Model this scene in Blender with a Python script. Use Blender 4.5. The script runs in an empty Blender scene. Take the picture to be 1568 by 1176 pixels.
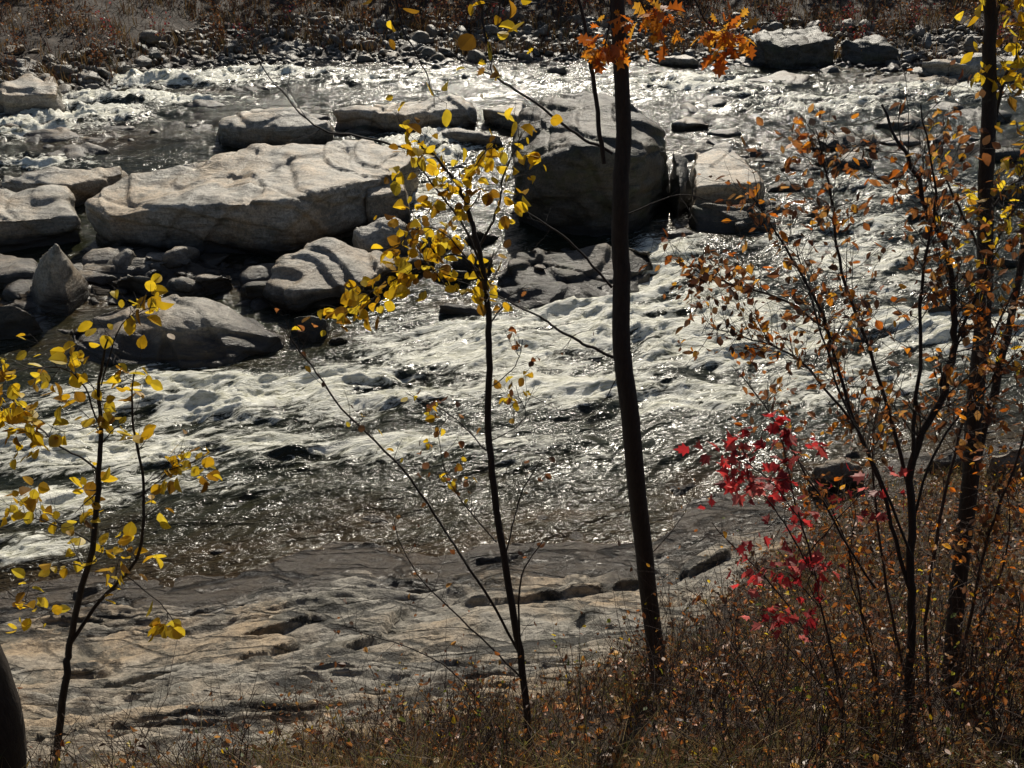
import bpy, bmesh, math, random
import numpy as np
from mathutils import Vector
random.seed(7); R=np.random.default_rng(11)
scene=bpy.context.scene
CAMZ=10.0; PITCH=math.radians(30); FPX=1358.0
cp,sp=math.cos(PITCH),math.sin(PITCH)
# ---------- survey helpers : photo bearings -> world positions ----------
def ray(u,v):
    a=(u-784)/FPX; b=(588-v)/FPX
    return np.array([a, cp+b*sp, -sp+b*cp])
def W(u,v,z=0.0):
    d=ray(u,v); t=(z-CAMZ)/d[2]; return np.array([d[0]*t,d[1]*t,z])
def P(u,v,y):
    d=ray(u,v); t=y/d[1]; return np.array([d[0]*t,y,CAMZ+d[2]*t])
# ---------- noise ----------
perm=R.permutation(256); perm=np.concatenate([perm,perm])
ang=R.random(256)*2*np.pi; G2=np.stack([np.cos(ang),np.sin(ang)],1)
G3=R.normal(size=(256,3)); G3/=np.linalg.norm(G3,axis=1)[:,None]
def fade(t): return t*t*t*(t*(t*6-15)+10)
def pn2(x,y):
    xi=np.floor(x).astype(np.int64); yi=np.floor(y).astype(np.int64); fx=x-xi; fy=y-yi
    u=fade(fx); v=fade(fy)
    def g(i,j):
        h=perm[(perm[(xi+i)&255]+yi+j)&255]; return G2[h,0]*(fx-i)+G2[h,1]*(fy-j)
    a=g(0,0);b=g(1,0);c=g(0,1);d=g(1,1)
    return ((a+(b-a)*u)*(1-v)+(c+(d-c)*u)*v)*1.5
def fbm2(x,y,o=4,gain=.5):
    s=0;a=1;f=1
    for i in range(o):
        s=s+a*pn2(x*f+i*17.3,y*f-i*9.1); a*=gain; f*=2.03
    return s
def rid2(x,y,o=4,gain=.5):
    s=0;a=1;f=1
    for i in range(o):
        s=s+a*(1-2*np.abs(pn2(x*f+i*7.7,y*f+i*3.1))); a*=gain; f*=2.07
    return s
def pn3(x,y,z):
    xi=np.floor(x).astype(np.int64); yi=np.floor(y).astype(np.int64); zi=np.floor(z).astype(np.int64)
    fx=x-xi;fy=y-yi;fz=z-zi;u=fade(fx);v=fade(fy);w=fade(fz); r=0
    for i in (0,1):
        for j in (0,1):
            for k in (0,1):
                h=perm[(perm[(perm[(xi+i)&255]+yi+j)&255]+zi+k)&255]
                d=G3[h,0]*(fx-i)+G3[h,1]*(fy-j)+G3[h,2]*(fz-k)
                r=r+d*(u if i else 1-u)*(v if j else 1-v)*(w if k else 1-w)
    return r*1.5
def fbm3(p,f=1,o=4,gain=.5):
    s=0;a=1
    for i in range(o):
        s=s+a*pn3(p[:,0]*f+i*5.3,p[:,1]*f,p[:,2]*f-i*3.7); a*=gain; f*=2.05
    return s
def sstep(a,b,x):
    t=np.clip((x-a)/(b-a),0,1); return t*t*(3-2*t)
# ---------- mesh builder ----------
def mk(name,V,F,mat,attrs=None,smooth=True,parent=None):
    me=bpy.data.meshes.new(name); V=np.asarray(V,dtype=np.float32)
    if not isinstance(F,list): F=[F]
    F=[np.asarray(f,dtype=np.int32) for f in F if len(f)]
    loops=np.concatenate([f.ravel() for f in F]); tot=np.concatenate([np.full(len(f),f.shape[1],np.int32) for f in F])
    st=np.concatenate([[0],np.cumsum(tot)[:-1]]).astype(np.int32)
    me.vertices.add(len(V)); me.vertices.foreach_set('co',V.ravel())
    me.loops.add(len(loops)); me.loops.foreach_set('vertex_index',loops)
    me.polygons.add(len(tot)); me.polygons.foreach_set('loop_start',st)
    me.update(calc_edges=True)
    me.polygons.foreach_set('use_smooth',np.full(len(tot),smooth,dtype=bool))
    for k,a in (attrs or {}).items():
        a=np.asarray(a,dtype=np.float32)
        if a.ndim==2:
            if a.shape[1]==3: a=np.concatenate([a,np.ones((len(a),1),np.float32)],1)
            at=me.attributes.new(k,'FLOAT_COLOR','POINT'); at.data.foreach_set('color',a.ravel())
        else:
            at=me.attributes.new(k,'FLOAT','POINT'); at.data.foreach_set('value',a)
    me.materials.append(mat)
    ob=bpy.data.objects.new(name,me); scene.collection.objects.link(ob)
    if parent: ob.parent=parent
    return ob
def empty(name):
    e=bpy.data.objects.new(name,None); scene.collection.objects.link(e); return e
# ---------- materials ----------
def newmat(n):
    m=bpy.data.materials.new(n); m.use_nodes=True; nt=m.node_tree; nt.nodes.clear(); return m,nt
def N(nt,t,**k):
    n=nt.nodes.new(t)
    for a,b in k.items(): setattr(n,a,b)
    return n
def noise(nt,vec,scale,detail=5,rough=.6,dist=0):
    n=N(nt,'ShaderNodeTexNoise'); n.inputs['Scale'].default_value=scale; n.inputs['Detail'].default_value=detail
    n.inputs['Roughness'].default_value=rough; n.inputs['Distortion'].default_value=dist
    nt.links.new(vec,n.inputs['Vector']); return n.outputs['Fac']
def ramp(nt,fac,stops):
    r=N(nt,'ShaderNodeValToRGB'); e=r.color_ramp.elements
    while len(e)<len(stops): e.new(.5)
    for i,(p,c) in enumerate(stops):
        e[i].position=p; e[i].color=(c if len(c)==4 else tuple(c)+(1,)) if not isinstance(c,(int,float)) else (c,c,c,1)
    nt.links.new(fac,r.inputs[0]); return r.outputs[0]
def mixc(nt,f,a,b,mode='MIX'):
    m=N(nt,'ShaderNodeMix',data_type='RGBA',blend_type=mode)
    for s,val in ((0,f),(6,a),(7,b)):
        if hasattr(val,'links'): nt.links.new(val,m.inputs[s])
        elif isinstance(val,(int,float)): 
            m.inputs[s].default_value = val if s==0 else (val,val,val,1)
        else: m.inputs[s].default_value=tuple(val)+(1,)
    return m.outputs[2]
def math_(nt,op,a,b=None,clamp=False):
    m=N(nt,'ShaderNodeMath',operation=op,use_clamp=clamp)
    for i,x in enumerate((a,b)):
        if x is None: continue
        if hasattr(x,'links'): nt.links.new(x,m.inputs[i])
        else: m.inputs[i].default_value=x
    return m.outputs[0]
def mapping(nt,vec,scale=(1,1,1),rot=(0,0,0)):
    m=N(nt,'ShaderNodeMapping'); m.inputs['Scale'].default_value=scale; m.inputs['Rotation'].default_value=rot
    nt.links.new(vec,m.inputs['Vector']); return m.outputs[0]
def bump(nt,h,strength,dist,normal=None):
    b=N(nt,'ShaderNodeBump'); b.inputs['Strength'].default_value=strength; b.inputs['Distance'].default_value=dist
    nt.links.new(h,b.inputs['Height'])
    if normal is not None: nt.links.new(normal,b.inputs['Normal'])
    return b.outputs[0]
def geo(nt): return N(nt,'ShaderNodeNewGeometry').outputs['Position']
def attr(nt,n):
    return N(nt,'ShaderNodeAttribute',attribute_name=n)
def rock_color(nt,pos,mul=1.0,tan=.7,sp0=.5):
    big=noise(nt,pos,.45,3,.6,.4); fine=noise(nt,pos,13,5,.8)
    st=noise(nt,mapping(nt,pos,(.5,1.2,3.5),(.15,.1,.3)),2.0,5,.65,.5)
    c=ramp(nt,st,[(.3,(.175*mul,.158*mul,.130*mul)),(.48,(.35*mul,.315*mul,.26*mul)),(.68,(.48*mul,.44*mul,.37*mul))])
    c=mixc(nt,ramp(nt,big,[(.44,0.),(.6,tan)]),c,(.48*mul,.35*mul,.215*mul))
    c=mixc(nt,.85,c,ramp(nt,fine,[(.32,.15),(.48,.64),(.64,1.)]),'MULTIPLY')
    spots=noise(nt,pos,1.7,6,.78)
    c=mixc(nt,ramp(nt,spots,[(sp0,0.),(sp0+.1,.74)]),c,(.085*mul,.078*mul,.058*mul))
    h=math_(nt,'ADD',math_(nt,'MULTIPLY',st,1.1),math_(nt,'MULTIPLY',fine,.5))
    return c,h,spots
def zpos(nt,pos):
    sx=N(nt,'ShaderNodeSeparateXYZ'); nt.links.new(pos,sx.inputs[0]); return sx.outputs[2]
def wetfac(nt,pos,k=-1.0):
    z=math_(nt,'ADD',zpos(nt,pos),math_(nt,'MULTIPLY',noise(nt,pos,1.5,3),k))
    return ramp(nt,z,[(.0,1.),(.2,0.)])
def mat_rock(name,mul=1.0,bs=1.,spec=.5,rough=.44,painted_shade=True,moss=False):
    m,nt=newmat(name); pos=geo(nt); c,h,sp_=rock_color(nt,pos,mul)
    if moss: c=mixc(nt,ramp(nt,noise(nt,pos,1.1,5,.7),[(.5,0.),(.62,.6)]),c,(.05,.055,.02))
    if painted_shade: # shade of the boulder faces painted into the colour, darkest low down
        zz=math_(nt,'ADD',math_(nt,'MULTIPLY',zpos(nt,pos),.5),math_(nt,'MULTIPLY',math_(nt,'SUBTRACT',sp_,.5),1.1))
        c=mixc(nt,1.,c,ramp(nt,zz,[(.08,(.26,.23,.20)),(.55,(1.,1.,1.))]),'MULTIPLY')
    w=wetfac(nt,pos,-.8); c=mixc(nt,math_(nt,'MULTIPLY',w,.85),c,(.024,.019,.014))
    b=N(nt,'ShaderNodeBsdfPrincipled'); nt.links.new(c,b.inputs['Base Color'])
    r=mixc(nt,w,rough,.3); nt.links.new(r,b.inputs['Roughness']); b.inputs['Specular IOR Level'].default_value=spec
    nt.links.new(bump(nt,h,bs,.07),b.inputs['Normal'])
    o=N(nt,'ShaderNodeOutputMaterial'); nt.links.new(b.outputs[0],o.inputs[0]); return m
M_rock=mat_rock('river_granite',1.36); M_dark=mat_rock('dark_granite',.32,spec=.35,painted_shade=False,moss=True)
def mat_ground():
    m,nt=newmat('bank_ground'); pos=geo(nt); c,h,spots=rock_color(nt,pos,1.02,.9,.495)
    w=wetfac(nt,pos,-.75); c=mixc(nt,math_(nt,'MULTIPLY',w,.88),c,(.032,.022,.014))
    def cracks(sc,mp,rot,wd,lo):
        cr=N(nt,'ShaderNodeTexVoronoi',feature='DISTANCE_TO_EDGE'); cr.inputs['Scale'].default_value=sc
        nt.links.new(mapping(nt,pos,mp,(0,0,rot)),cr.inputs['Vector'])
        return ramp(nt,math_(nt,'ADD',cr.outputs['Distance'],math_(nt,'MULTIPLY',math_(nt,'SUBTRACT',h,.85),.12)),[(0,lo),(wd,1.)])
    ck=math_(nt,'MULTIPLY',cracks(.5,(.5,1.5,1.5),-.22,.03,0.),cracks(1.3,(.4,1.7,1.7),-.12,.03,.25))
    c=mixc(nt,1.,c,mixc(nt,ck,.2,1.),'MULTIPLY'); h=math_(nt,'ADD',h,math_(nt,'MULTIPLY',ck,.45))
    n1=noise(nt,pos,6,6,.75)
    so=ramp(nt,n1,[(.3,(.010,.007,.005)),(.5,(.030,.018,.010)),(.7,(.08,.042,.02))])
    s=attr(nt,'soil').outputs['Fac']
    s2=math_(nt,'ADD',s,math_(nt,'MULTIPLY',math_(nt,'SUBTRACT',n1,.5),1.1))
    f=ramp(nt,s2,[(.4,0.),(.6,1.)])
    cc=mixc(nt,f,c,so)
    b=N(nt,'ShaderNodeBsdfPrincipled'); nt.links.new(cc,b.inputs['Base Color'])
    rr=mixc(nt,w,mixc(nt,f,.55,.8),.28)
    nt.links.new(rr,b.inputs['Roughness']); b.inputs['Specular IOR Level'].default_value=.4
    hh=math_(nt,'ADD',h,math_(nt,'MULTIPLY',n1,.4))
    nt.links.new(bump(nt,hh,1.,.075),b.inputs['Normal'])
    o=N(nt,'ShaderNodeOutputMaterial'); nt.links.new(b.outputs[0],o.inputs[0]); return m
M_ground=mat_ground()
def mat_water():
    m,nt=newmat('rapids_water'); pos=geo(nt)
    fl=mapping(nt,pos,(1,1,1),(0,0,-.36))
    n1=noise(nt,mapping(nt,fl,(.7,1.5,1)),1.9,3,.6,.8); n2=noise(nt,mapping(nt,fl,(.8,1.5,1)),7.5,3,.65,.8)
    patch=ramp(nt,noise(nt,mapping(nt,fl,(.35,1.0,1)),.5,3,.6),[(.36,.45),(.6,1.25)])
    h=math_(nt,'MULTIPLY',math_(nt,'ADD',n1,math_(nt,'MULTIPLY',n2,.36)),patch)
    fo=attr(nt,'foam').outputs['Fac']
    ff=noise(nt,mapping(nt,fl,(.42,1.5,1)),4.2,6,.76,1.2)
    f=math_(nt,'ADD',fo,math_(nt,'MULTIPLY',math_(nt,'SUBTRACT',ff,.5),2.5))
    fac=ramp(nt,f,[(.36,0.),(.52,.5),(.72,1.)])
    sh=attr(nt,'shallow').outputs['Fac']
    col=mixc(nt,sh,(.015,.018,.009),(.05,.032,.014))
    a=N(nt,'ShaderNodeBsdfPrincipled'); nt.links.new(col,a.inputs['Base Color']); a.inputs['Roughness'].default_value=.14
    a.inputs['IOR'].default_value=1.33
    nt.links.new(bump(nt,h,1.,.13),a.inputs['Normal'])
    b=N(nt,'ShaderNodeBsdfPrincipled'); 
    nt.links.new(ramp(nt,ff,[(.36,(.50,.48,.32)),(.54,(.94,.92,.80))]),b.inputs['Base Color']); b.inputs['Roughness'].default_value=.42
    nt.links.new(bump(nt,math_(nt,'ADD',math_(nt,'MULTIPLY',ff,1.3),math_(nt,'MULTIPLY',h,.5)),.9,.11),b.inputs['Normal'])
    mx=N(nt,'ShaderNodeMixShader'); nt.links.new(fac,mx.inputs[0]); nt.links.new(a.outputs[0],mx.inputs[1]); nt.links.new(b.outputs[0],mx.inputs[2])
    o=N(nt,'ShaderNodeOutputMaterial'); nt.links.new(mx.outputs[0],o.inputs[0]); return m
M_water=mat_water()
def mat_leaf(name,tr=.55,gl=.08):
    m,nt=newmat(name); c=attr(nt,'col').outputs['Color']
    d=N(nt,'ShaderNodeBsdfDiffuse'); t=N(nt,'ShaderNodeBsdfTranslucent'); g=N(nt,'ShaderNodeBsdfGlossy'); g.inputs['Roughness'].default_value=.45
    nt.links.new(c,d.inputs[0]); nt.links.new(c,t.inputs[0])
    x=N(nt,'ShaderNodeMixShader'); x.inputs[0].default_value=tr; nt.links.new(d.outputs[0],x.inputs[1]); nt.links.new(t.outputs[0],x.inputs[2])
    y=N(nt,'ShaderNodeMixShader'); y.inputs[0].default_value=gl; nt.links.new(x.outputs[0],y.inputs[1]); nt.links.new(g.outputs[0],y.inputs[2])
    o=N(nt,'ShaderNodeOutputMaterial'); nt.links.new(y.outputs[0],o.inputs[0]); return m
M_leaf=mat_leaf('autumn_leaf',.66,.03); M_litter=mat_leaf('dry_leaf',.25,.06); M_grass=mat_leaf('dry_grass',.35,.04)
def mat_bark(name,col):
    m,nt=newmat(name); pos=geo(nt)
    n=noise(nt,mapping(nt,pos,(1,1,.25)),45,5,.7)
    b=N(nt,'ShaderNodeBsdfPrincipled'); nt.links.new(ramp(nt,n,[(.3,tuple(x*.45 for x in col)),(.65,col)]),b.inputs['Base Color'])
    b.inputs['Roughness'].default_value=.8; nt.links.new(bump(nt,n,.8,.012),b.inputs['Normal'])
    o=N(nt,'ShaderNodeOutputMaterial'); nt.links.new(b.outputs[0],o.inputs[0]); return m
M_bark=mat_bark('dark_bark',(.045,.034,.027)); M_twig=mat_bark('twig_bark',(.085,.055,.042))
# ---------- terrain ----------
def ysh(x): return np.interp(x,[-40,-8.3,-5.2,-.4,2.4,3.3,5.8,8.1,10.6,40],[9,10.75,11.2,11.9,12.05,12.8,13.6,14.6,15.0,18])
def ysoil(x): return np.interp(x,[-40,-4,-2.6,-.5,1.7,3.7,5.9,10,40],[2.2,3.3,4.35,5.5,7.7,10.3,12.6,14.2,18])
def yfar(x): return np.interp(x,[-60,-26,-22,-20,-15,0,12,18,26,60],[34,37,42,50,53,53.5,53,51.5,49,48])
MOUND=[(250,420,3.6,1.6,1.15),(480,440,2.2,1.3,.9),(600,400,1.8,1.5,1.0),(850,420,2.6,1.8,1.25),(1080,350,2.2,1.8,1.0),(60,470,2.6,2,.85),
 (150,225,4.5,2.6,1.1),(40,200,3,2,1.),(430,200,4,2,1.0),(650,180,5,1.8,1.1),(780,220,2.5,2,1.0),(1090,250,3,3,1.0),(1090,180,3,2.2,1.0),
 (1260,230,3,1.6,1.0),(1480,230,6,1.6,.95),(1400,140,5,2,1.),(330,300,6,2.2,1.0),(250,530,3.0,1.0,.8),(30,300,4,2,1.0),(300,150,5,1.5,1.0),(700,470,.9,.5,.8),
 (1180,330,2.,1,.95),(540,520,1.5,.5,.7)]
MW=[(W(u,v,0),rx,ry,h) for u,v,rx,ry,h in MOUND]
def height(x,y):
    ys=ysh(x)+.35*pn2(x*.5,y*.1)+.15*pn2(x*1.7,x*.3+4); yf=yfar(x)+.8*pn2(x*.2,x*.05+2)
    s=(1-y/ys)*12
    near=np.interp(s,[0,1,2,4,5.5,7,8.4,10,12,20,40],[0,.3,.7,1.6,2.6,3.8,5.0,6.7,8.4,12,20])
    bed=-np.minimum(np.minimum(.85,np.maximum(y-ys,0)*.30),np.maximum(yf-y,0)*.2)
    far=np.interp(y-yf,[0,5,12,25,60,350],[0,.7,1.9,4,14,60])
    soil=np.clip(.5+(ysoil(x)-y)*.6,0,1); soil=np.where(y>yf,np.clip((y-yf)/4,0,1),soil)
    for c,rx,ry,h in MW: bed=bed+h*np.exp(-((x-c[0])/rx)**2-((y-c[1])/ry)**2)*np.where(y>ys+1,1,0)
    bed=np.minimum(bed,.55)
    z=np.where(y<ys,near,np.where(y>yf,far,bed))
    rock=1-soil
    xr=x*.96+y*.22; yr=-x*.22+y*.96
    inr=np.where(y<ys+.5,0,1)
    st=rid2(xr*.28,yr*.75,4,.45)*(.055+.12*inr)+fbm2(x*.5,y*1.3,4,.45)*(.065+.06*inr)
    T=.34; k=z/T+fbm2(xr*.13,yr*.45,3,.5)*1.7; fl=np.floor(k); fr=k-fl; ter=(fl+sstep(.82,.93,fr)*.85+.15*fr-k)*T
    k2=z/.12+fbm2(xr*.3,yr*.8,3,.5)*1.7; f2=np.floor(k2); ter2=(f2+sstep(.8,.93,k2-f2)-k2)*.12
    amp=np.where(y<ys,sstep(-.2,1.2,s)*.9+.1,np.where(y>yf,.4,.9))
    amp2=np.where(inr==0,.85,1.)
    z=z+rock*(st*amp+ter*.85*amp*amp2+ter2*.75*amp*amp2)+soil*(fbm2(x*.8,y*.8,5)*.12)
    z=z+np.where(y<yf-1,rock,0)*.018*fbm2(x*3,y*9,4,.6)
    return z,soil
def ground_z(x,y): return height(np.asarray(x,float),np.asarray(y,float))[0]
def G(u,v):
    d=ray(u,v); t=np.linspace(3,30,1200); x=d[0]*t;y=d[1]*t;z=CAMZ+d[2]*t
    i=np.argmax(z<ground_z(x,y)); return np.array([x[i],y[i],z[i]])
def grid(rows,ncol,wf):
    s=np.linspace(-1,1,ncol); Y=np.repeat(rows[:,None],ncol,1); X=s[None,:]*wf(rows)[:,None]
    nr=len(rows); i=np.arange(nr-1)[:,None]*ncol+np.arange(ncol-1)[None,:]; i=i.ravel()
    return X.ravel(),Y.ravel(),np.stack([i,i+1,i+ncol+1,i+ncol],1)
rows=np.concatenate([np.arange(-14,2,.3),np.arange(2,16.5,.032),np.arange(16.5,36,.09),np.arange(36,75,.22),np.geomspace(75,600,36)])
X,Y,F=grid(rows,680,lambda y:8+.74*np.abs(y))
Z,S=height(X,Y)
mk('ground',np.stack([X,Y,Z],1),F,M_ground,{'soil':S})
# ---------- water ----------
FO=[(330,610,3.4,1.2,1.),(120,690,3.2,1.0,.95),(560,600,2.8,1.1,.9),(750,535,3,1.7,.95),(950,500,3.0,2.5,1.),(1050,430,2.2,3,.95),(1150,520,3,2.3,1.),
 (1300,400,3,3,.62),(1450,510,4,1.4,1.),(920,600,3.2,1.1,.75),(260,745,2,.4,.6),(60,775,2.2,.5,.7),(420,690,1.9,.6,.7),(600,690,2.2,.6,.6),(1250,590,3,1.2,.6),
 (100,190,4,2.5,.85),(250,135,6,1.5,1.),(420,122,5,1.2,.7),(650,130,8,1.5,.55),(1050,140,5,3,.65),(1450,150,6,2,.6),(650,240,2.0,3,.95),(30,260,3,1,.65),
 (1250,170,5,2,.55),(20,845,1.2,.4,.7),(1400,300,5,2,.42),(640,310,1.2,2,.8),(180,165,5,1.2,.85),(1330,360,4,2,.45),(800,690,4,.9,.38),(40,210,3,2,.8)]
FW=[(W(u,v,0),rx,ry,h) for u,v,rx,ry,h in FO]
rw=np.concatenate([np.arange(8.5,19,.032),np.arange(19,34,.065),np.arange(34,57,.15)])
X,Y,F=grid(rw,880,lambda y:6+.72*y)
reg=np.zeros_like(X)
for c,rx,ry,h in FW: reg=np.maximum(reg,h*np.exp(-(((X-c[0])/rx)**2+((Y-c[1])/ry)**2)**1.2))
wx=X+.5*pn2(X*.4,Y*.4); wy=Y+.5*pn2(X*.4+9,Y*.4)
fa=wx*.93+wy*.36; fb=-wx*.36+wy*.93
crest=rid2(fa*.30,fb*.75,3,.5); mid=rid2(fa*.9+5,fb*1.7,3,.55); fine=fbm2(fa*2.2,fb*3.6,3,.55)
amp=(.30+1.0*reg)*(1+1.0*sstep(20,42,Y))
wz=sstep(16,40,Y)*.25+(crest*.155+mid*.05+fine*.024)*amp-.04
streak=fbm2(fa*.35,fb*1.4,5,.6)
cn=np.clip(crest*.5+mid*.22,-.8,1)
foam=-.02+reg*(.70+.75*streak+.72*cn)+.12*streak
gz=ground_z(X,Y); dep=wz-gz
shore=np.exp(-np.clip(dep,0,2)/.08)*(dep>-.1)
foam=foam+shore*.35*sstep(15,18,Y)
shallow=np.exp(-np.clip(dep,0,3)/.35)
mk('river_water',np.stack([X,Y,wz],1),F,M_water,{'foam':foam,'shallow':shallow})
# ---------- boulders ----------
def finish(name,bm,voxel,amp,mat,parent=None,sm=4,seed=0):
    me=bpy.data.meshes.new('t'); bm.to_mesh(me); bm.free(); ob=bpy.data.objects.new('t',me); scene.collection.objects.link(ob)
    r=ob.modifiers.new('r','REMESH'); r.mode='VOXEL'; r.voxel_size=voxel
    s=ob.modifiers.new('s','SMOOTH'); s.iterations=sm; s.factor=.6
    dg=bpy.context.evaluated_depsgraph_get(); dg.update(); e=ob.evaluated_get(dg); m2=bpy.data.meshes.new_from_object(e)
    n=len(m2.vertices); V=np.empty(n*3,np.float32); m2.vertices.foreach_get('co',V); V=V.reshape(-1,3).astype(float)
    Nn=np.empty(n*3,np.float32); m2.vertices.foreach_get('normal',Nn); Nn=Nn.reshape(-1,3)
    q=V+seed*13.7
    st=np.stack([q[:,0]*.45+q[:,2]*.5,q[:,1]*.8,q[:,2]*1.9+q[:,0]*.35],1)
    d=fbm3(q,.38,3,.45)*1.9+.10*(1-2*np.abs(pn3(st[:,0]*.6,st[:,1]*.6,st[:,2]*.6)))+.30*fbm3(st,1.6,4,.6)
    kk=(q[:,2]*1.2+q[:,1]*.5+q[:,0]*.55)*.6+pn3(q[:,0]*.35,q[:,1]*.35,q[:,2]*.35)*1.6; fl=np.floor(kk); d=d+(sstep(.86,.97,kk-fl)-(kk-fl))*.75
    k3=(-q[:,0]*.9+q[:,1]*.35+q[:,2]*.5)*.45+pn3(q[:,0]*.3+9,q[:,1]*.3,q[:,2]*.3)*1.4; fl=np.floor(k3); d=d+(sstep(.88,.98,k3-fl)-(k3-fl))*.7
    crack=np.clip(1-np.abs(pn3(st[:,0]*.5+7,st[:,1]*.35,st[:,2]*.5))*20,0,1)
    V=V+Nn*((d+.45)*amp-crack*amp*.5)[:,None]
    m2.vertices.foreach_set('co',V.astype(np.float32).ravel()); m2.update()
    m2.polygons.foreach_set('use_smooth',np.ones(len(m2.polygons),bool)); m2.materials.clear(); m2.materials.append(mat)
    bpy.data.objects.remove(ob); o=bpy.data.objects.new(name,m2); m2.name=name; scene.collection.objects.link(o); return o
cnt=[0]
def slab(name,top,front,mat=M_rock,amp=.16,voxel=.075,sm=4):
    cnt[0]+=1; pts=[]
    for u,v,z in top:
        p=W(u,v,z); pts+= [p,np.array([p[0],p[1]+.15,-.7])]
    for u,v in front:
        p=W(u,v,0); pts+=[p, np.array([p[0],p[1],-.8])]
    bm=bmesh.new(); vs=[bm.verts.new(p) for p in pts]; r=bmesh.ops.convex_hull(bm,input=vs)
    bmesh.ops.delete(bm,geom=[g for g in set(r['geom_interior']+r['geom_unused']) if isinstance(g,bmesh.types.BMVert)],context='VERTS')
    finish(name,bm,voxel,amp*.85,mat,sm=sm,seed=cnt[0])
B='granite_boulder'; L='granite_ledge'
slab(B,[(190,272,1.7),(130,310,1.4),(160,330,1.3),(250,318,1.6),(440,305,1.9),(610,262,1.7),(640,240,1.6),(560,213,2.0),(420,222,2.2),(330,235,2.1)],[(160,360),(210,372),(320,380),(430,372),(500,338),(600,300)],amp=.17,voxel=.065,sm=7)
slab(B,[(-60,300,1.4),(-60,340,1.2),(60,285,1.5),(100,290,1.2),(118,330,1.0)],[(-60,385),(0,380),(110,375)],amp=.16)
slab(L,[(0,275,1.2),(80,258,1.3),(185,252,1.1),(190,265,.9),(100,285,1)],[(0,300),(120,300),(190,275)])
slab(L,[(-40,378,.6),(50,395,.5),(55,420,.4),(-40,430,.4)],[(-40,445),(50,432)])
slab(B,[(85,370,1.95),(62,392,1.4),(108,400,1.1),(132,430,.4)],[(42,455),(60,482),(105,487),(138,458)],amp=.05,voxel=.06,sm=1)
slab(B,[(-40,470,.8),(20,463,.9),(58,480,.6)],[(-40,528),(30,524),(66,500)],M_dark,amp=.08)
slab(L,[(230,450,.95),(150,478,.7),(100,505,.5),(105,520,.45),(270,500,.7),(300,490,.8),(410,500,.5),(430,512,.35),(340,463,.8)],[(110,555),(200,567),(330,560),(400,542),(435,518)],amp=.15,voxel=.05,sm=2)
slab(B,[(450,485,.55),(475,480,.62),(500,487,.5)],[(440,508),(455,522),(480,528),(505,518),(512,503)],M_dark,.04,.04)
slab(L,[(400,430,.7),(440,400,.9),(500,380,1.0),(580,380,.9),(610,400,.7),(560,430,.7),(450,450,.6)],[(400,468),(480,477),(560,455),(620,412)],amp=.24,voxel=.06,sm=1)
slab(B,[(540,350,1.2),(600,335,1.3),(620,350,1.1),(560,375,.9)],[(540,402),(620,382)],amp=.12)
slab(B,[(560,283,1.5),(615,270,1.5),(622,290,1.3),(560,300,1.3)],[(552,342),(622,315)],amp=.1)
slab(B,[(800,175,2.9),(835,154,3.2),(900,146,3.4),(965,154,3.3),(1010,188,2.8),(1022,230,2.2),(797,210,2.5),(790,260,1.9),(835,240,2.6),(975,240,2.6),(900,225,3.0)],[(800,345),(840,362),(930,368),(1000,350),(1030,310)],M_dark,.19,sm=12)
slab(B,[(1030,232,2.0),(1055,240,1.8),(1042,290,1.2)],[(1030,338),(1060,322)],M_dark,.1)
slab(B,[(1060,225,1.6),(1110,218,1.7),(1160,265,1.3),(1166,280,1.2),(1065,285,1.3)],[(1060,330),(1120,335),(1172,320)],amp=.12)
slab(L,[(1060,310,.9),(1150,315,.8),(1172,330,.6)],[(1070,367),(1150,362),(1192,347)],M_dark,.12)
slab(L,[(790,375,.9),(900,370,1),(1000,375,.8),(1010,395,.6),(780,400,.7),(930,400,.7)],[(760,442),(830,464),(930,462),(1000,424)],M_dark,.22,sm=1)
slab(L,[(760,440,.3),(830,435,.5),(940,430,.45),(1000,410,.4),(950,455,.3)],[(740,462),(830,482),(940,478),(1010,440)],M_dark,.15)
slab(L,[(670,465,.4),(735,470,.3),(700,462,.4)],[(665,485),(740,492)],M_dark,.08,.05)
slab(L,[(340,185,1.2),(400,165,1.5),(470,175,1.4),(505,192,1.0),(440,195,1.2),(335,198,1.0)],[(335,212),(420,220),(500,207)],amp=.16,sm=6)
slab(L,[(510,168,1.1),(600,152,1.4),(700,152,1.4),(728,170,1.0),(620,175,1.2)],[(540,192),(640,195),(728,190)],amp=.18,sm=6)
slab(L,[(735,165,1.),(800,155,1.2),(800,180,1.)],[(740,195),(800,205)],amp=.12)
slab(L,[(640,205,.8),(700,198,.9),(770,205,.9)],[(640,225),(760,232)],amp=.16)
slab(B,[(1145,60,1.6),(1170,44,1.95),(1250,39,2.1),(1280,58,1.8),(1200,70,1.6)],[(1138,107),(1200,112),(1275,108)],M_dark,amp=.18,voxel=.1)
slab(L,[(1130,122,.5),(1200,110,.6),(1240,115,.5),(1230,128,.4)],[(1125,138),(1222,140)],amp=.1)
slab(B,[(1290,60,1.6),(1340,52,1.8),(1380,72,1.4)],[(1286,108),(1382,110)],M_dark,.15,.12)
slab(B,[(1410,95,1.2),(1470,78,1.7),(1568,85,1.6),(1600,100,1.4)],[(1405,128),(1500,135),(1600,135)],amp=.2,voxel=.12)
slab(B,[(10,122,1.9),(40,109,2.0),(90,127,1.6),(85,142,1.4),(0,142,1.6)],[(-30,178),(40,186),(92,168)],amp=.18,voxel=.1)
slab(B,[(838,101,.8),(872,100,.8)],[(832,122),(882,123)],amp=.08)
slab(B,[(1010,88,.8),(1050,82,1.0),(1070,92,.8)],[(1008,105),(1070,108)],amp=.1)
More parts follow.
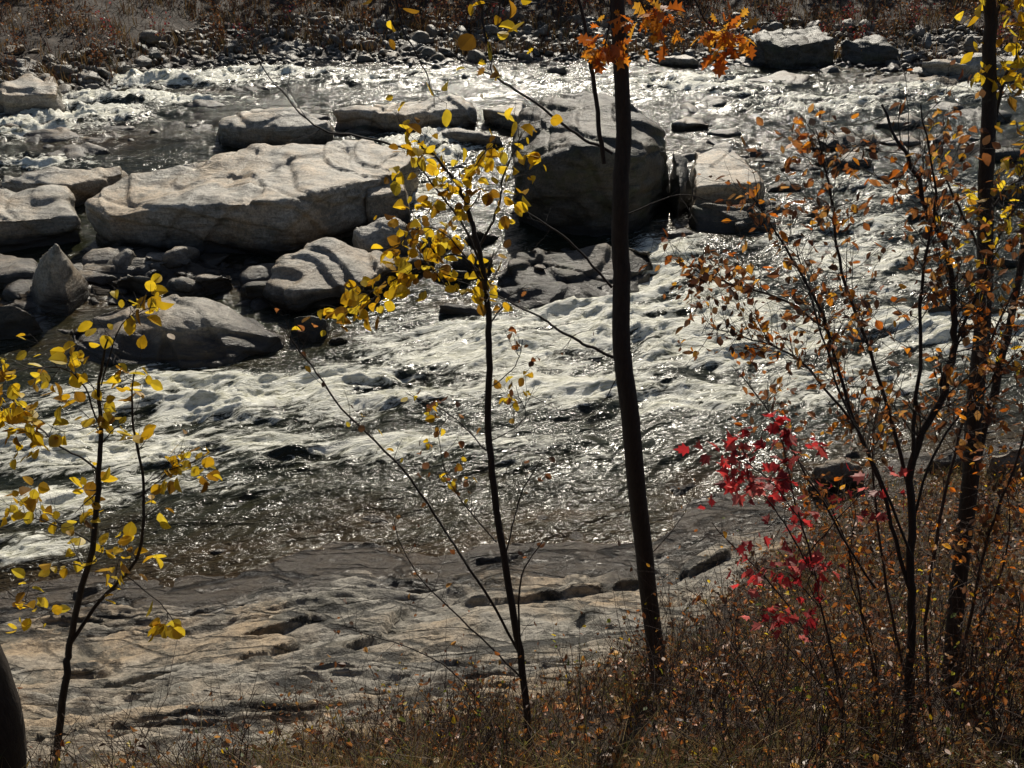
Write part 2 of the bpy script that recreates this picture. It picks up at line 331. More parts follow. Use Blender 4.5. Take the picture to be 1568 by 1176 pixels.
slab(B,[(1515,695,1.0),(1610,672,1.2),(1610,705,.9),(1530,716,.8)],[(1500,735),(1610,745)],amp=.1,voxel=.05)
slab(B,[(1245,715,.6),(1290,700,.75),(1325,712,.6),(1270,730,.5)],[(1240,755),(1330,752)],amp=.07,voxel=.05)
slab(B,[(1420,700,.5),(1460,688,.6),(1490,702,.5),(1440,715,.4)],[(1412,730),(1492,730)],M_dark,.07,.05)
slab(L,[(1520,278,.9),(1600,270,1.0),(1600,290,.7)],[(1515,312),(1600,322)],amp=.12)
slab(L,[(1420,465,.45),(1500,452,.5),(1540,470,.4)],[(1420,485),(1540,492)],M_dark,.1,.06)
slab(B,[(655,8,1.2),(700,6,1.3),(710,14,1.1)],[(650,24),(712,24)],amp=.08,voxel=.12)
# low wet ledges in the side channels
for u,v,w,h in [(70,215,90,.5),(160,200,80,.45),(200,175,70,.5),(110,240,100,.5),(230,215,60,.35),(290,195,50,.4),(310,165,60,.5),(380,140,60,.4),(150,265,70,.4),
  (560,205,60,.6),(600,235,50,.5),(1060,190,60,.7),(1110,205,50,.6),(1090,160,70,.5),(1240,225,70,.5),(1300,205,60,.4),(1390,240,70,.4),(1460,215,80,.5),(1340,160,70,.4),
  (1440,170,60,.4),(1530,240,60,.5),(1200,290,50,.45),(1250,330,40,.4),(640,400,60,.6),(690,420,50,.5),(400,440,50,.6),(330,430,60,.6),(200,430,70,.7),(280,440,50,.6),(520,520,40,.3),(1180,190,50,.4),
  (1350,270,60,.45),(1440,285,70,.4),(1230,260,70,.5),(720,400,60,.6),(740,360,50,.6),(670,370,50,.5),(1310,310,50,.35),(1160,345,60,.5),(1500,330,60,.35),
  (1290,250,80,.6),(1380,190,80,.6),(1500,180,90,.6),(1420,330,60,.4),(1540,400,60,.4)]:
    w2=w*.55; s=R.uniform(-.25,.25); dv=w*.13
    top=[(u-w2*.9,v-dv*.2,h*R.uniform(.5,1)),(u-w2*.3,v-dv*1.3,h*R.uniform(.8,1.1)),(u+w2*.4,v-dv*1.5,h*R.uniform(.8,1.1)),(u+w2,v-dv*.5,h*R.uniform(.5,1)),(u+w2*.3,v-dv*.1,h*.8)]
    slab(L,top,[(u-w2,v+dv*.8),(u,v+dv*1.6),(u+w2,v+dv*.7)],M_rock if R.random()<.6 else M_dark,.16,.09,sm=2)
# small stones (shared templates merged in one mesh)
def ico(sub):
    bm=bmesh.new(); bmesh.ops.create_icosphere(bm,subdivisions=sub,radius=1); bm.verts.ensure_lookup_table()
    V=np.array([v.co[:] for v in bm.verts]); F=np.array([[v.index for v in f.verts] for f in bm.faces]); bm.free(); return V,F
IV,IF=ico(3); TPL=[]
for k in range(10):
    V=IV.copy()
    for _ in range(11):
        n=R.normal(size=3); n/=np.linalg.norm(n); d=R.uniform(.38,.8); e=V@n-d; V=V-np.clip(e,0,None)[:,None]*n
    V=V*(1+.10*fbm3(V+k*9,1.6,4,.6))[:,None]; TPL.append(V)
def stones(name,pos,size,mat,flat=(.45,.8)):
    Vs=[];Fs=[];o=0
    for p,s in zip(pos,size):
        V=TPL[R.integers(10)]*np.array([1,R.uniform(.6,.95),R.uniform(*flat)])*s; a=R.uniform(0,6.3); t=R.uniform(-.3,.3)
        c,q=math.cos(a),math.sin(a); V=V@np.array([[math.cos(t),0,math.sin(t)],[0,1,0],[-math.sin(t),0,math.cos(t)]]).T@np.array([[c,-q,0],[q,c,0],[0,0,1]]).T+p
        Vs.append(V);Fs.append(IF+o);o+=len(V)
    mk(name,np.concatenate(Vs),np.concatenate(Fs),mat)
pos=[];sz=[]
def scat(u0,u1,v0,v1,n,s0,s1,sink=.15):
    for _ in range(n):
        p=W(R.uniform(u0,u1),R.uniform(v0,v1),0); s=R.uniform(0,1)**2*(s1-s0)+s0; z=ground_z(p[0],p[1])
        if z<-.45: continue
        pos.append([p[0],p[1],max(float(z),-.1)+s*.1]); sz.append(s)
scat(350,640,330,470,80,.2,.7); scat(0,420,390,520,90,.2,.7); scat(0,520,130,260,90,.25,1.1); scat(520,800,140,230,60,.25,1.0)
scat(1040,1568,150,310,110,.25,1.2); scat(780,1050,370,450,30,.2,.6); scat(1000,1200,160,380,60,.25,.9); scat(0,200,260,420,30,.2,.8)
stones('river_rocks',pos,sz,M_rock,(.3,.6))
pos=[];sz=[]
for _ in range(5600):
    x=R.uniform(-36,40); yf=yfar(x); y=yf+R.uniform(-.8,10)
    s=R.uniform(.12,.40)*(1 if R.random()<.93 else 2.0); pos.append([x,y,float(ground_z(x,y))+s*.15]); sz.append(s)
stones('cobble_bank',pos,sz,mat_rock('cobble_stone',.62,painted_shade=False),(.5,.85))
# ---------- plants ----------
class Tubes:
    def __init__(s): s.V=[];s.F=[];s.o=0
    def add(s,pts,rad,sides=6):
        pts=np.asarray(pts,float); rad=np.asarray(rad,float); n=len(pts)
        T=np.gradient(pts,axis=0); T/=np.linalg.norm(T,axis=1)[:,None]+1e-9
        ref=np.array([.3,.9,.1]); A=np.cross(T,ref); A/=np.linalg.norm(A,axis=1)[:,None]+1e-9; Bn=np.cross(T,A)
        th=np.arange(sides)*2*np.pi/sides
        ring=pts[:,None,:]+rad[:,None,None]*(np.cos(th)[None,:,None]*A[:,None,:]+np.sin(th)[None,:,None]*Bn[:,None,:])
        s.V.append(ring.reshape(-1,3)); i=np.arange(n-1)[:,None]*sides; j=np.arange(sides)[None,:]; j2=(j+1)%sides
        s.F.append(np.stack([(i+j),(i+j2),(i+sides+j2),(i+sides+j)],-1).reshape(-1,4)+s.o); s.o+=n*sides
    def build(s,name,mat,parent=None): 
        return mk(name,np.concatenate(s.V),np.concatenate(s.F),mat,parent=parent)
def spline(pts,per=8):
    p=np.asarray(pts,float); p=np.concatenate([[2*p[0]-p[1]],p,[2*p[-1]-p[-2]]]); out=[]
    for i in range(1,len(p)-2):
        for t in np.arange(per)/per:
            a,b,c,d=p[i-1],p[i],p[i+1],p[i+2]
            out.append(.5*((2*b)+(-a+c)*t+(2*a-5*b+4*c-d)*t*t+(-a+3*b-3*c+d)*t**3))
    out.append(p[-2]); return np.array(out)
def leaf_tpl(kind):
    if kind=='round': o=[(0,.0),(.28,.12),(.46,.38),(.42,.65),(.22,.88),(0,1.02)]
    elif kind=='oak': o=[(0,0),(.12,.15),(.3,.2),(.14,.35),(.42,.5),(.17,.6),(.34,.8),(.12,.82),(0,1.05)]
    elif kind=='maple': o=[(0,0),(.3,.05),(.25,.2),(.6,.45),(.3,.5),(.32,.75),(.14,.7),(0,1.1)]
    else: o=[(0,0),(.22,.2),(.34,.45),(.22,.78),(0,1.05)]
    r=o; l=[(-x,y) for x,y in o[1:-1]]
    V=[(x,y,abs(x)*.35) for x,y in r]+[(x,y,abs(x)*.35) for x,y in l]; n=len(r); V=np.array(V); V[:,2]+=-.15*(V[:,1]-.3)**2
    F=[]
    V=np.concatenate([V,[[0,.35,-.0],[0,.7,-.03]]]); c1=len(V)-2;c2=len(V)-1
    right=list(range(n)); left=[0]+list(range(n,n+n-2))+[n-1]
    for side,flip in ((right,0),(left,1)):
        h=len(side)//2
        for k in range(len(side)-1):
            c=c1 if k<h else c2
            f=[side[k],side[k+1],c]; F.append(f[::-1] if flip else f)
        f=[c1,side[h],c2]; F.append(f[::-1] if flip else f)
    return V,np.array(F)
LT={k:leaf_tpl(k) for k in('round','oak','maple','pt')}
class Leaves:
    def __init__(s): s.p=[];s.a=[];s.n=[];s.s=[];s.c=[]
    def add(s,p,axis,nor,size,col): s.p.append(p);s.a.append(axis);s.n.append(nor);s.s.append(size);s.c.append(col)
    def build(s,name,kind,mat,parent=None):
        if not s.p: return
        V0,F0=LT[kind]; p=np.array(s.p);a=np.array(s.a);n=np.array(s.n);sz=np.array(s.s);c=np.array(s.c)
        a/=np.linalg.norm(a,axis=1)[:,None]; x=np.cross(a,n); x/=np.linalg.norm(x,axis=1)[:,None]+1e-9; n=np.cross(x,a)
        curl=R.uniform(-.4,2.0,len(p)); wd=R.uniform(.7,1.05,len(p))
        V=p[:,None,:]+sz[:,None,None]*(V0[None,:,0,None]*x[:,None,:]*wd[:,None,None]+V0[None,:,1,None]*a[:,None,:]+(V0[None,:,2]*curl[:,None])[:,:,None]*n[:,None,:])
        F=(F0[None]+(np.arange(len(p))*len(V0))[:,None,None]).reshape(-1,3)
        C=np.repeat(c[:,None,:],len(V0),1)*R.uniform(.7,1.1,(len(p),len(V0),1))
        return mk(name,V.reshape(-1,3),F,mat,{'col':C.reshape(-1,3)},smooth=False,parent=parent)
PAL={'yellow':[(.80,.52,.02),(.88,.62,.035),(.66,.38,.015),(.72,.54,.04),(.36,.18,.015),(.84,.57,.025)],
 'brown':[(.32,.12,.035),(.45,.18,.05),(.20,.08,.03),(.52,.26,.07),(.11,.055,.025),(.36,.12,.03),(.15,.07,.035)],
 'orange':[(.72,.26,.02),(.62,.16,.015),(.78,.38,.04),(.45,.12,.015)],
 'red':[(.62,.05,.05),(.45,.03,.035),(.68,.18,.16),(.26,.02,.025),(.52,.08,.07)],
 'green':[(.14,.20,.03),(.25,.28,.04),(.35,.33,.04)],
 'litter':[(.26,.12,.045),(.36,.17,.06),(.16,.07,.028),(.42,.24,.10),(.09,.045,.022),(.33,.10,.028)]}
def pick(pal):
    c=np.array(PAL[pal][R.integers(len(PAL[pal]))]); return c*R.uniform(.75,1.12)
def rv(): 
    v=R.normal(size=3); return v/np.linalg.norm(v)
def twig(T,Lv,p,d,ln,r,nl,ls,pal,sub=1):
    n=6; pts=[p]; dd=d/np.linalg.norm(d)
    for i in range(n):
        dd=dd+rv()*.2+np.array([0,0,.03]); dd/=np.linalg.norm(dd); pts.append(pts[-1]+dd*ln/n)
    pts=np.array(pts); T.add(pts,np.linspace(r,r*.35,n+1),4)
    for k in range(nl):
        t=R.uniform(.25,1)*n; i=min(int(t),n-1); q=pts[i]+(pts[i+1]-pts[i])*(t-i)
        ax=rv()*.8+np.array([0,0,-.45])+dd*.3; ax/=np.linalg.norm(ax); q2=q+ax*ls*.35
        T.add(np.array([q,q+ax*ls*.2,q2]),[.0011,.001,.0009],3)
        nn=rv()+np.array([0,.2,.5]); Lv.add(q2,ax,nn,ls*R.uniform(.5,1.15),pick(pal if isinstance(pal,str) else pal[R.integers(len(pal))]))
    if sub:
        for k in range(sub):
            i=R.integers(1,n); twig(T,Lv,pts[i],dd+rv()*.9,ln*.6,r*.6,max(nl//2,0),ls,pal,0)
def plant(name,y0,stems,kind='round',bark=M_bark,leafmat=M_leaf,mult=1.0,lmul=1.0,sub=1,ndrop=0):
    e=empty(name); T=Tubes(); Lv=Leaves()
    for s in stems:
        pts=s['p']; yo=s.get('y',0); w=[]
        for i,q in enumerate(pts):
            dy=q[2] if len(q)>2 else 0; w.append(P(q[0],q[1],y0+yo+dy+R.normal()*.03*(i>0)))
        if s.get('root'): 
            g=float(ground_z(w[0][0],w[0][1])); w=[np.array([w[0][0],w[0][1],min(g,w[0][2])-.15])]+w if w[0][2]>g-.1 else w
        sp_=spline(w,6); n=len(sp_); jt=s.get('jit',.005); wob=np.cumsum(R.normal(size=(n,3))*jt,0); wob-=np.linspace(0,1,n)[:,None]*wob[-1]; wob-=(1-np.linspace(0,1,n))[:,None]*wob[0]; sp_=sp_+wob
        rad=np.linspace(1,0,n)**.8*(s['r'][0]-s['r'][1])+s['r'][1]; T.add(sp_,rad,s.get('sides',7))
        if 'tw' in s:
            cnt_,t0,t1,ln,nl,ls,pal=s['tw']
            for _ in range(int(cnt_*mult)):
                t=R.uniform(t0,t1)*(n-1); i=min(int(t),n-2); q=sp_[i]; sd=sp_[i+1]-sp_[i]; sd/=np.linalg.norm(sd)+1e-9
                d=sd*.6+rv()*.9+np.array([0,0,.15]); twig(T,Lv,q,d,ln*R.uniform(.5,1.2),max(.0022,rad[i]*.32) if rad[i]<.02 else .005,max(0,nl-(R.random()<ndrop)*2),ls*lmul,pal,sub)
    T.build('branches',bark,e); 
    Lv.build('leaves',kind,leafmat,e); return e
# main dark tree
g=G(1010,1045); y1=g[1]
plant('oak_tree',y1,[
 dict(p=[(1012,1055),(985,850),(965,640),(952,520),(950,400),(948,300),(950,200),(942,50),(940,-120),(945,-320)],r=(.088,.034),root=1,sides=14,jit=.004),
 dict(p=[(942,548),(900,528),(860,508),(825,482),(770,455),(700,430)],r=(.014,.003),tw=(7,.3,1,.3,1,.05,'brown')),
 dict(p=[(937,440),(880,375),(825,338),(775,300,.1)],r=(.011,.003),tw=(6,.3,1,.3,0,.05,'brown')),
 dict(p=[(938,235),(870,195),(790,140),(740,112),(690,80,.1)],r=(.012,.003),tw=(8,.3,1,.3,1,.07,'yellow')),
 dict(p=[(925,250),(915,150),(900,40),(880,-40)],r=(.018,.010)),
 dict(p=[(955,560),(900,640),(800,600)],r=(.005,.002),tw=(4,.3,1,.3,0,.05,'brown')),
 dict(p=[(955,330),(1040,300),(1100,310)],r=(.006,.002),tw=(4,.3,1,.3,0,.05,'brown')),
 dict(p=[(985,860),(1040,800),(1070,740)],r=(.005,.002),tw=(6,.3,1,.3,1,.05,'brown')),
 dict(p=[(942,-60),(935,0),(930,50),(925,80)],y=-.3,r=(.008,.003),tw=(14,.5,1,.12,2,.12,'orange')),
 dict(p=[(942,-80),(975,-20),(995,20),(1010,45)],y=-.3,r=(.008,.003),tw=(17,.5,1,.14,2,.12,'orange')),
 dict(p=[(960,-100),(1040,-30),(1090,40),(1125,60)],y=-.3,r=(.008,.003),tw=(18,.7,1,.13,2,.12,'orange')),
],'oak')
Y='yellow'
g=G(812,1145); y2=g[1]
plant('birch_sapling',y2,[
 dict(p=[(814,1150),(795,1000),(768,850),(748,700),(742,560),(742,470),(735,400),(718,320),(690,265),(640,215)],r=(.032,.005),root=1,sides=9,jit=.006,tw=(15,.55,1,.28,3,.078,Y)),
 dict(p=[(738,430),(700,390),(640,410),(580,440),(530,480)],r=(.007,.002),tw=(21,.35,1,.24,3,.084,Y)),
 dict(p=[(735,400),(700,330),(650,260),(640,230)],r=(.008,.002),tw=(11,.3,1,.24,3,.078,Y)),
 dict(p=[(732,380),(760,320),(775,270),(800,200)],r=(.008,.002),tw=(12,.3,1,.24,3,.078,Y)),
 dict(p=[(725,340),(715,300),(730,250),(760,215)],r=(.006,.002),tw=(8,.3,1,.22,3,.078,Y)),
 dict(p=[(640,230),(560,210),(480,190),(420,130),(380,60)],r=(.007,.002),tw=(6,.2,1,.3,0,.07,Y)),
 dict(p=[(738,420),(660,350),(600,380)],r=(.005,.002),tw=(11,.3,1,.22,3,.078,Y)),
 dict(p=[(740,450),(690,440),(650,400),(620,340)],r=(.005,.002),tw=(12,.3,1,.24,3,.078,Y)),
 dict(p=[(742,600),(790,560),(800,520)],r=(.004,.002),tw=(5,.3,1,.2,2,.06,'brown')),
 dict(p=[(745,680),(800,640),(790,590)],r=(.004,.002),tw=(6,.3,1,.25,2,.06,Y)),
 dict(p=[(745,690),(690,640),(620,600)],r=(.005,.002),tw=(7,.3,1,.25,2,.06,['yellow','brown'])),
 dict(p=[(795,1000),(740,900),(690,820),(620,720),(540,640),(480,560),(430,500)],y=.1,r=(.011,.003),tw=(16,.3,1,.3,1,.05,['yellow','brown'])),
 dict(p=[(800,1040),(720,960),(640,880),(600,800)],y=.1,r=(.008,.002),tw=(14,.3,1,.3,1,.05,'brown')),
 dict(p=[(770,860),(800,760),(830,700)],r=(.006,.002),tw=(8,.3,1,.25,1,.05,'brown')),
 dict(p=[(760,830),(690,740),(670,660)],r=(.005,.002),tw=(10,.3,1,.25,2,.055,['yellow','brown'])),
 dict(p=[(825,1170),(800,1060),(800,900),(830,830)],y=-.1,r=(.012,.003),root=1,tw=(8,.4,1,.25,1,.05,'brown')),
 dict(p=[(790,1150),(700,1040),(560,980),(500,960)],y=-.1,r=(.007,.002),root=1,tw=(14,.2,1,.3,1,.045,'brown')),
],'round',mult=1.1)
plant('birch_tree',4.2,[
 dict(p=[(690,-260),(720,-120),(735,-20),(740,60),(750,120)],r=(.010,.003),tw=(7,.55,1,.14,1,.085,Y)),
 dict(p=[(720,-140),(650,-80),(600,-20),(590,20)],r=(.007,.002),tw=(5,.7,1,.12,1,.09,Y)),
 dict(p=[(600,-30),(630,60),(660,120),(665,165)],r=(.004,.002),tw=(3,.8,1,.1,1,.08,Y)),
 dict(p=[(690,-260),(760,-60),(765,30)],r=(.006,.002),tw=(5,.7,1,.1,1,.085,Y)),
 dict(p=[(690,-260),(650,-700),(600,-1500)],r=(.02,.012)),
],'round')
plant('birch_sapling',4.0,[
 dict(p=[(85,1230),(100,1050),(108,985),(140,840),(152,700),(150,600),(165,520)],r=(.026,.004),root=1,sides=9,jit=.006,tw=(14,.4,1,.26,3,.075,Y)),
 dict(p=[(108,985),(165,910),(210,840),(218,740),(200,640),(205,570)],r=(.013,.003),tw=(14,.25,1,.26,2,.075,Y)),
 dict(p=[(150,720),(90,680),(40,640),(0,600)],r=(.006,.002),tw=(12,.3,1,.24,3,.072,Y)),
 dict(p=[(152,650),(120,580),(70,560),(-10,570)],r=(.005,.002),tw=(11,.3,1,.24,3,.072,Y)),
 dict(p=[(140,830),(70,800),(20,790)],r=(.005,.002),tw=(9,.3,1,.24,2,.07,Y)),
 dict(p=[(215,760),(260,720),(310,700)],r=(.004,.002),tw=(7,.3,1,.2,2,.07,Y)),
 dict(p=[(155,590),(190,500),(240,470)],r=(.004,.002),tw=(7,.3,1,.18,2,.07,Y)),
 dict(p=[(120,940),(60,930),(0,900)],r=(.005,.002),tw=(6,.3,1,.22,2,.07,Y)),
 dict(p=[(190,880),(250,930),(270,960)],r=(.004,.002),tw=(4,.5,1,.15,2,.09,Y)),
],'round',mult=1.35,lmul=1.1)
# right side brush
BR=['brown','brown','brown','orange','brown']
plant('beech_sapling',4.3,[
 dict(p=[(1382,1180),(1390,1000),(1395,860),(1398,700),(1440,590),(1462,480),(1450,380),(1400,240),(1350,160)],r=(.030,.005),root=1,sides=9,jit=.01,tw=(26,.4,1,.35,3,.055,BR)),
 dict(p=[(1392,900),(1350,760),(1300,640),(1260,500),(1200,380),(1150,300)],r=(.014,.003),tw=(30,.3,1,.33,3,.052,BR)),
 dict(p=[(1395,760),(1340,560),(1290,420),(1270,300),(1250,200)],y=.1,r=(.012,.003),tw=(30,.3,1,.33,3,.052,BR)),
 dict(p=[(1398,700),(1405,560),(1410,420),(1430,300),(1410,160)],y=-.1,r=(.012,.003),tw=(22,.3,1,.33,3,.052,BR)),
 dict(p=[(1300,640),(1230,560),(1150,520),(1080,500)],r=(.008,.002),tw=(22,.3,1,.28,3,.05,BR)),
 dict(p=[(1260,500),(1180,450),(1110,430),(1040,400)],r=(.007,.002),tw=(20,.3,1,.26,3,.05,BR)),
 dict(p=[(1440,590),(1500,450),(1540,350),(1580,280)],r=(.010,.003),tw=(20,.3,1,.3,3,.052,['yellow','brown'])),
 dict(p=[(1340,900),(1260,780),(1180,640),(1120,560)],y=.2,r=(.009,.002),tw=(18,.3,1,.28,2,.05,BR)),
 dict(p=[(1395,850),(1330,700),(1280,600),(1240,470),(1220,380)],y=-.15,r=(.009,.002),tw=(18,.3,1,.3,2,.05,BR)),
 dict(p=[(1398,800),(1440,680),(1500,600),(1560,540)],r=(.009,.002),tw=(20,.3,1,.3,3,.05,BR)),
],'pt',mult=1.75,lmul=1.12,sub=3,ndrop=.3)
plant('witch_hazel_shrub',4.7,[
 dict(p=[(1430,1140),(1420,950),(1440,800),(1480,640),(1520,520),(1570,400)],r=(.014,.004),root=1,tw=(22,.3,1,.3,3,.05,['brown','orange','brown'])),
 dict(p=[(1440,1140),(1480,980),(1510,840),(1560,700),(1600,560)],r=(.014,.004),root=1,tw=(22,.3,1,.3,3,.05,BR)),
 dict(p=[(1350,1120),(1320,960),(1290,820),(1220,700)],r=(.012,.003),root=1,tw=(20,.3,1,.3,2,.05,BR)),
 dict(p=[(1460,1150),(1530,1060),(1590,960)],r=(.010,.003),root=1,tw=(16,.3,1,.3,2,.05,BR)),
 dict(p=[(1300,1130),(1240,980),(1170,880),(1090,800)],r=(.010,.003),root=1,tw=(16,.3,1,.3,1,.045,BR)),
 dict(p=[(1320,1130),(1250,1040),(1180,960),(1120,930)],r=(.008,.003),root=1,tw=(12,.3,1,.3,1,.045,BR)),
 dict(p=[(1410,1130),(1360,900),(1340,720),(1350,600)],r=(.012,.003),root=1,tw=(18,.3,1,.3,2,.05,BR)),
 dict(p=[(1500,1150),(1490,1000),(1540,860),(1540,740)],r=(.010,.003),root=1,tw=(20,.2,1,.3,3,.05,BR)),
 dict(p=[(1390,1150),(1300,1060),(1260,960)],r=(.009,.003),root=1,tw=(16,.2,1,.3,2,.05,BR)),
 dict(p=[(1200,1140),(1150,1040),(1090,940),(1050,900)],r=(.007,.002),root=1,tw=(12,.2,1,.3,1,.045,BR)),
 dict(p=[(1330,1150),(1340,1000),(1300,880),(1310,780)],r=(.009,.003),root=1,tw=(18,.2,1,.3,2,.05,BR)),
 dict(p=[(1530,1160),(1520,1060),(1560,960),(1550,880)],y=-.3,r=(.009,.003),root=1,tw=(18,.1,1,.3,3,.05,BR)),
],'pt',M_twig,mult=2.0,lmul=1.12,sub=3,ndrop=.2)
g=G(1455,1060)
plant('oak_tree',g[1],[
 dict(p=[(1450,1090),(1475,850),(1495,600),(1508,400),(1515,200),(1515,0),(1520,-200)],r=(.066,.022),root=1,sides=12),
 dict(p=[(1480,780),(1520,600),(1550,480),(1580,300),(1600,120)],r=(.030,.012),sides=8,tw=(12,.3,1,.35,3,.06,['yellow','brown'])),
 dict(p=[(1514,220),(1540,120),(1580,60)],r=(.012,.003),tw=(16,.3,1,.3,3,.07,Y)),
 dict(p=[(1514,140),(1520,40),(1550,-20)],r=(.010,.003),tw=(16,.3,1,.3,3,.07,Y)),
 dict(p=[(1510,400),(1460,300),(1430,220)],r=(.010,.003),tw=(14,.3,1,.3,3,.06,['brown','yellow'])),
 dict(p=[(1510,330),(1550,280),(1590,260)],r=(.010,.003),tw=(16,.3,1,.3,3,.065,Y)),
],'pt',mult=1.2,lmul=1.2)
plant('red_maple_sapling',4.3,[
 dict(p=[(1290,1100),(1260,960),(1230,820),(1200,700),(1190,640)],r=(.010,.002),root=1,tw=(13,.45,1,.24,3,.08,'red')),
 dict(p=[(1245,880),(1200,800),(1150,730),(1100,700)],r=(.006,.002),tw=(15,.35,1,.24,3,.085,'red')),
 dict(p=[(1230,800),(1180,740),(1130,700)],y=-.15,r=(.005,.002),tw=(10,.4,1,.24,3,.085,'red')),
 dict(p=[(1255,930),(1210,880),(1170,870)],r=(.005,.002),tw=(11,.3,1,.2,2,.085,'red')),
 dict(p=[(1235,850),(1290,790),(1330,740)],r=(.005,.002),tw=(9,.3,1,.24,2,.08,'red')),
 dict(p=[(1250,920),(1240,890),(1245,860)],y=-.2,r=(.004,.002),tw=(9,.4,1,.2,2,.09,'red')),
 dict(p=[(1270,990),(1225,960),(1200,940)],y=-.1,r=(.004,.002),tw=(9,.4,1,.2,2,.085,'red')),
],'maple',M_twig)
# leaning thick trunk at lower left edge
e=empty('maple_tree'); T=Tubes()
b0=P(10,1300,3.1); b0[2]=float(ground_z(b0[0],b0[1]))-.2
T.add(spline([b0,P(-5,1100,3.15),P(-70,900,3.2),P(-160,500,3.3),P(-220,0,3.4),P(-260,-600,3.6)],10)+R.normal(size=(51,3))*.003,np.linspace(.13,.08,51),16); T.build('trunk',M_bark,e)
# ---------- undergrowth : bare brush ----------
T=Tubes();Lv=Leaves();n=0
while n<1300:
    x=R.uniform(-5,9.5); y=R.uniform(3.2,13.5) if R.random()<.5 else R.uniform(3.3,6)
    if y>ysoil(x)+.5 or R.random()>1.25-(y-3)/10*.9: continue
    if x<-2 and R.random()<.4: continue
    z=float(ground_z(x,y)); n+=1
    h=R.uniform(.3,.85)*(1.6 if x>1 else 1)
    for k in range(R.integers(1,4)):
        twig(T,Lv,np.array([x,y,z-.03]),np.array([0,0,1.2])+rv()*.5,h*R.uniform(.6,1.2),.0036*R.uniform(.7,1.4),R.integers(0,4 if x<1 else 5),.048,['brown','brown','brown','litter','yellow','green'] if R.random()<.4 else 'brown',3)
e=empty('undergrowth_brush'); T.build('stems',M_twig,e); Lv.build('leaves','pt',M_leaf,e)
# leaf litter
NL=42000
Lv=Leaves(); xs=R.uniform(-6,13,NL); ys_=R.uniform(2.6,14.8,NL)
k=(ys_<ysoil(xs)+R.normal(size=NL)*.45)&(R.random(NL)<np.clip(.35+.16*(xs+1),.22,1)); xs=xs[k];ys_=ys_[k]; zs=ground_z(xs,ys_)
for x,y,z in zip(xs,ys_,zs):
    a=rv()*np.array([1,1,.5]); Lv.add(np.array([x,y,z+R.uniform(.005,.05)]),a,np.array([0,-.3,1])+rv()*.7,R.uniform(.04,.11),pick('litter' if R.random()<.85 else 'orange'))
Lv.build('leaf_litter','pt',M_litter)
# grass blades
def grass(name,xs,ys,h0,h1,w,cols,lean=.5):
    n=len(xs); z=ground_z(xs,ys)-.01; h=R.uniform(h0,h1,n)*(.6+.8*np.clip(pn2(xs*.8+3,ys*.8)+.5,0,1)); a=R.uniform(0,2*np.pi,n); b=R.uniform(0,2*np.pi,n); ln=R.uniform(.1,lean,n)*h
    wx=np.cos(a)*w;wy=np.sin(a)*w; V=np.zeros((n,7,3))
    for i,t in enumerate((0,.4,.75)):
        cx=xs+np.cos(b)*ln*t*t; cy=ys+np.sin(b)*ln*t*t; cz=z+h*t*(1-.15*t)
        for j,sg in enumerate((-1,1)):
            V[:,2*i+j,0]=cx+sg*wx*(1-t*.6);V[:,2*i+j,1]=cy+sg*wy*(1-t*.6);V[:,2*i+j,2]=cz
    V[:,6,0]=xs+np.cos(b)*ln*1.2;V[:,6,1]=ys+np.sin(b)*ln*1.2;V[:,6,2]=z+h*.85
    o=(np.arange(n)*7)[:,None]; Q=np.concatenate([o+np.array([[0,1,3,2]]),o+np.array([[2,3,5,4]])]); Tn=o+np.array([[4,5,6]])
    C=np.array(cols)[R.integers(len(cols),size=n)]*R.uniform(.6,1.2,n)[:,None]
    return mk(name,V.reshape(-1,3),[Q,Tn],M_grass,{'col':np.repeat(C,7,0)},smooth=False)
n=150000; xs=R.uniform(-5.5,11,n); ys_=2.8+R.random(n)**1.3*11
k=(ys_<ysoil(xs)+R.normal(size=n)*.3)&(pn2(xs*1.3,ys_*1.3)+.4*pn2(xs*4,ys_*4)>R.uniform(-.35,.5,n)); xs=xs[k];ys_=ys_[k]
grass('dry_grass',xs,ys_,.08,.42,.0032,[(.30,.21,.08),(.21,.13,.05),(.39,.29,.12),(.14,.16,.04),(.18,.085,.04),(.10,.065,.03)],.9)
n=70000; xs=R.uniform(-42,46,n); ys_=yfar(xs)+3+R.random(n)**1.4*26
k=(pn2(xs*.25,ys_*.4)+.5*pn2(xs*.9,ys_*.9)>R.uniform(-.25,.5,n)); xs=xs[k];ys_=ys_[k]
grass('far_bank_grass',xs,ys_,.3,1.1,.022,[(.21,.12,.045),(.12,.058,.024),(.28,.18,.07),(.08,.028,.018),(.05,.045,.02)],.7)
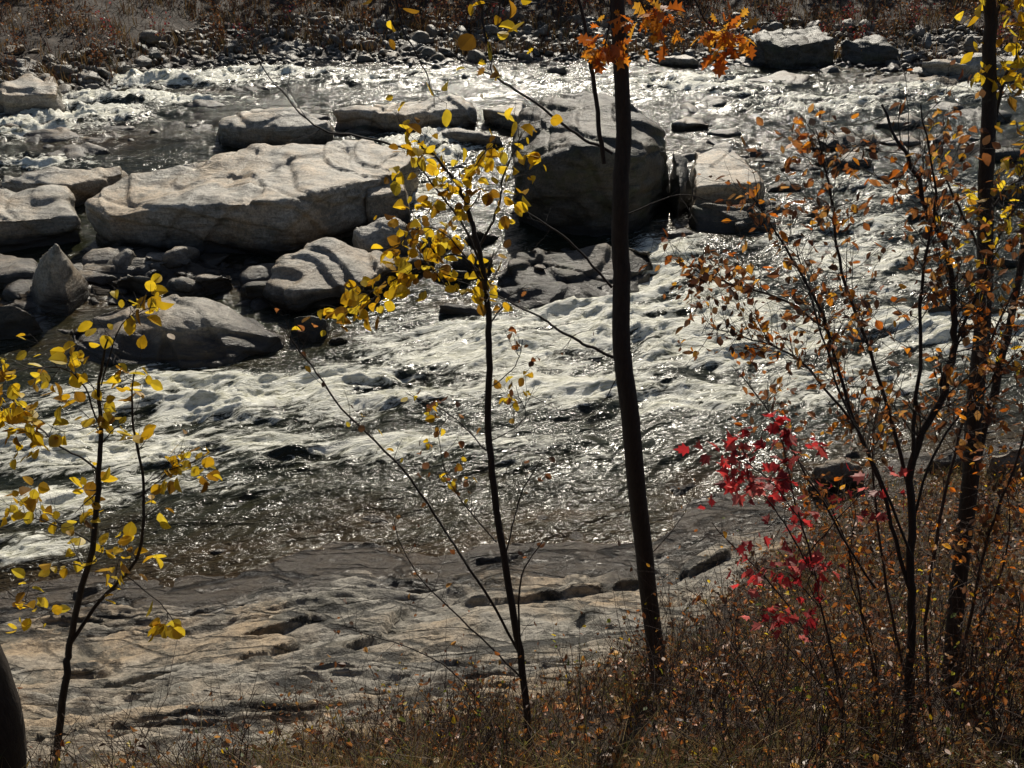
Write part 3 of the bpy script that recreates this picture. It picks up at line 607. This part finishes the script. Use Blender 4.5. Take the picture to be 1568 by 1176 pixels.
# far bank shrubs & trees
T=Tubes();Lv=Leaves()
for _ in range(300):
    x=R.uniform(-42,46); y=yfar(x)+R.uniform(6,22)**1.0; z=float(ground_z(x,y))
    pal=['brown','litter'] if R.random()<.75 else ['red','brown']
    for k in range(4): twig(T,Lv,np.array([x,y,z]),np.array([0,0,1.])+rv()*.6,R.uniform(.8,2),.018,8,.17,pal,3)
e=empty('far_bank_shrubs'); T.build('stems',M_twig,e); Lv.build('leaves','pt',M_litter,e)
T=Tubes();Lv=Leaves()
for i in range(110):
    x=-80+i*1.5+R.uniform(-1,1); y=79+R.uniform(-2,16); z=float(ground_z(x,y)); h=R.uniform(11,16)
    T.add(spline([(x,y,z-.5),(x+R.uniform(-.4,.4),y,z+h*.5),(x+R.uniform(-.8,.8),y,z+h)],4),np.linspace(.24,.04,9),6)
    for k in range(14):
        hz=R.uniform(.15,.95)*h; a=R.uniform(0,6.3); ln=(1.1-hz/h)*h*.28+.8
        d=np.array([math.cos(a),math.sin(a),.5]); p=np.array([x,y,z+hz]); T.add(np.array([p,p+d*ln*.5,p+d*ln+np.array([0,0,.2])]),[.06,.04,.02],4)
        for _ in range(13): Lv.add(p+d*ln*R.uniform(.3,1.1)+rv()*R.uniform(.1,1.2),rv(),rv(),R.uniform(.5,1.0),pick('brown' if R.random()<.6 else 'green')*.5)
e=empty('distant_trees'); T.build('trunks',M_bark,e); Lv.build('crowns','pt',M_litter,e)
# ---------- light ----------
EL,AZ=math.radians(38),math.radians(5)
d=Vector((math.sin(AZ)*math.cos(EL),math.cos(AZ)*math.cos(EL),math.sin(EL)))
sl=bpy.data.lights.new('sun','SUN'); sl.energy=5.0; sl.angle=math.radians(.5); sl.color=(1,.93,.80)
so=bpy.data.objects.new('sun',sl); scene.collection.objects.link(so); so.rotation_euler=d.to_track_quat('Z','Y').to_euler(); so.location=(0,30,40)
w=bpy.data.worlds.new('World'); scene.world=w; w.use_nodes=True; nt=w.node_tree
sk=nt.nodes.new('ShaderNodeTexSky'); sk.sky_type='NISHITA'; sk.sun_disc=False; sk.sun_elevation=EL; sk.sun_rotation=AZ
bg=nt.nodes['Background']; nt.links.new(sk.outputs[0],bg.inputs[0]); bg.inputs[1].default_value=.056
cam=bpy.data.cameras.new('camera'); co=bpy.data.objects.new('camera',cam); scene.collection.objects.link(co)
co.location=(0,0,CAMZ); co.rotation_euler=(math.pi/2-PITCH,0,0); cam.sensor_width=36; cam.lens=FPX/1568*36; cam.clip_end=2000; cam.clip_start=.05
scene.camera=co
scene.view_settings.view_transform='Standard'; scene.view_settings.look='None'; scene.view_settings.exposure=0
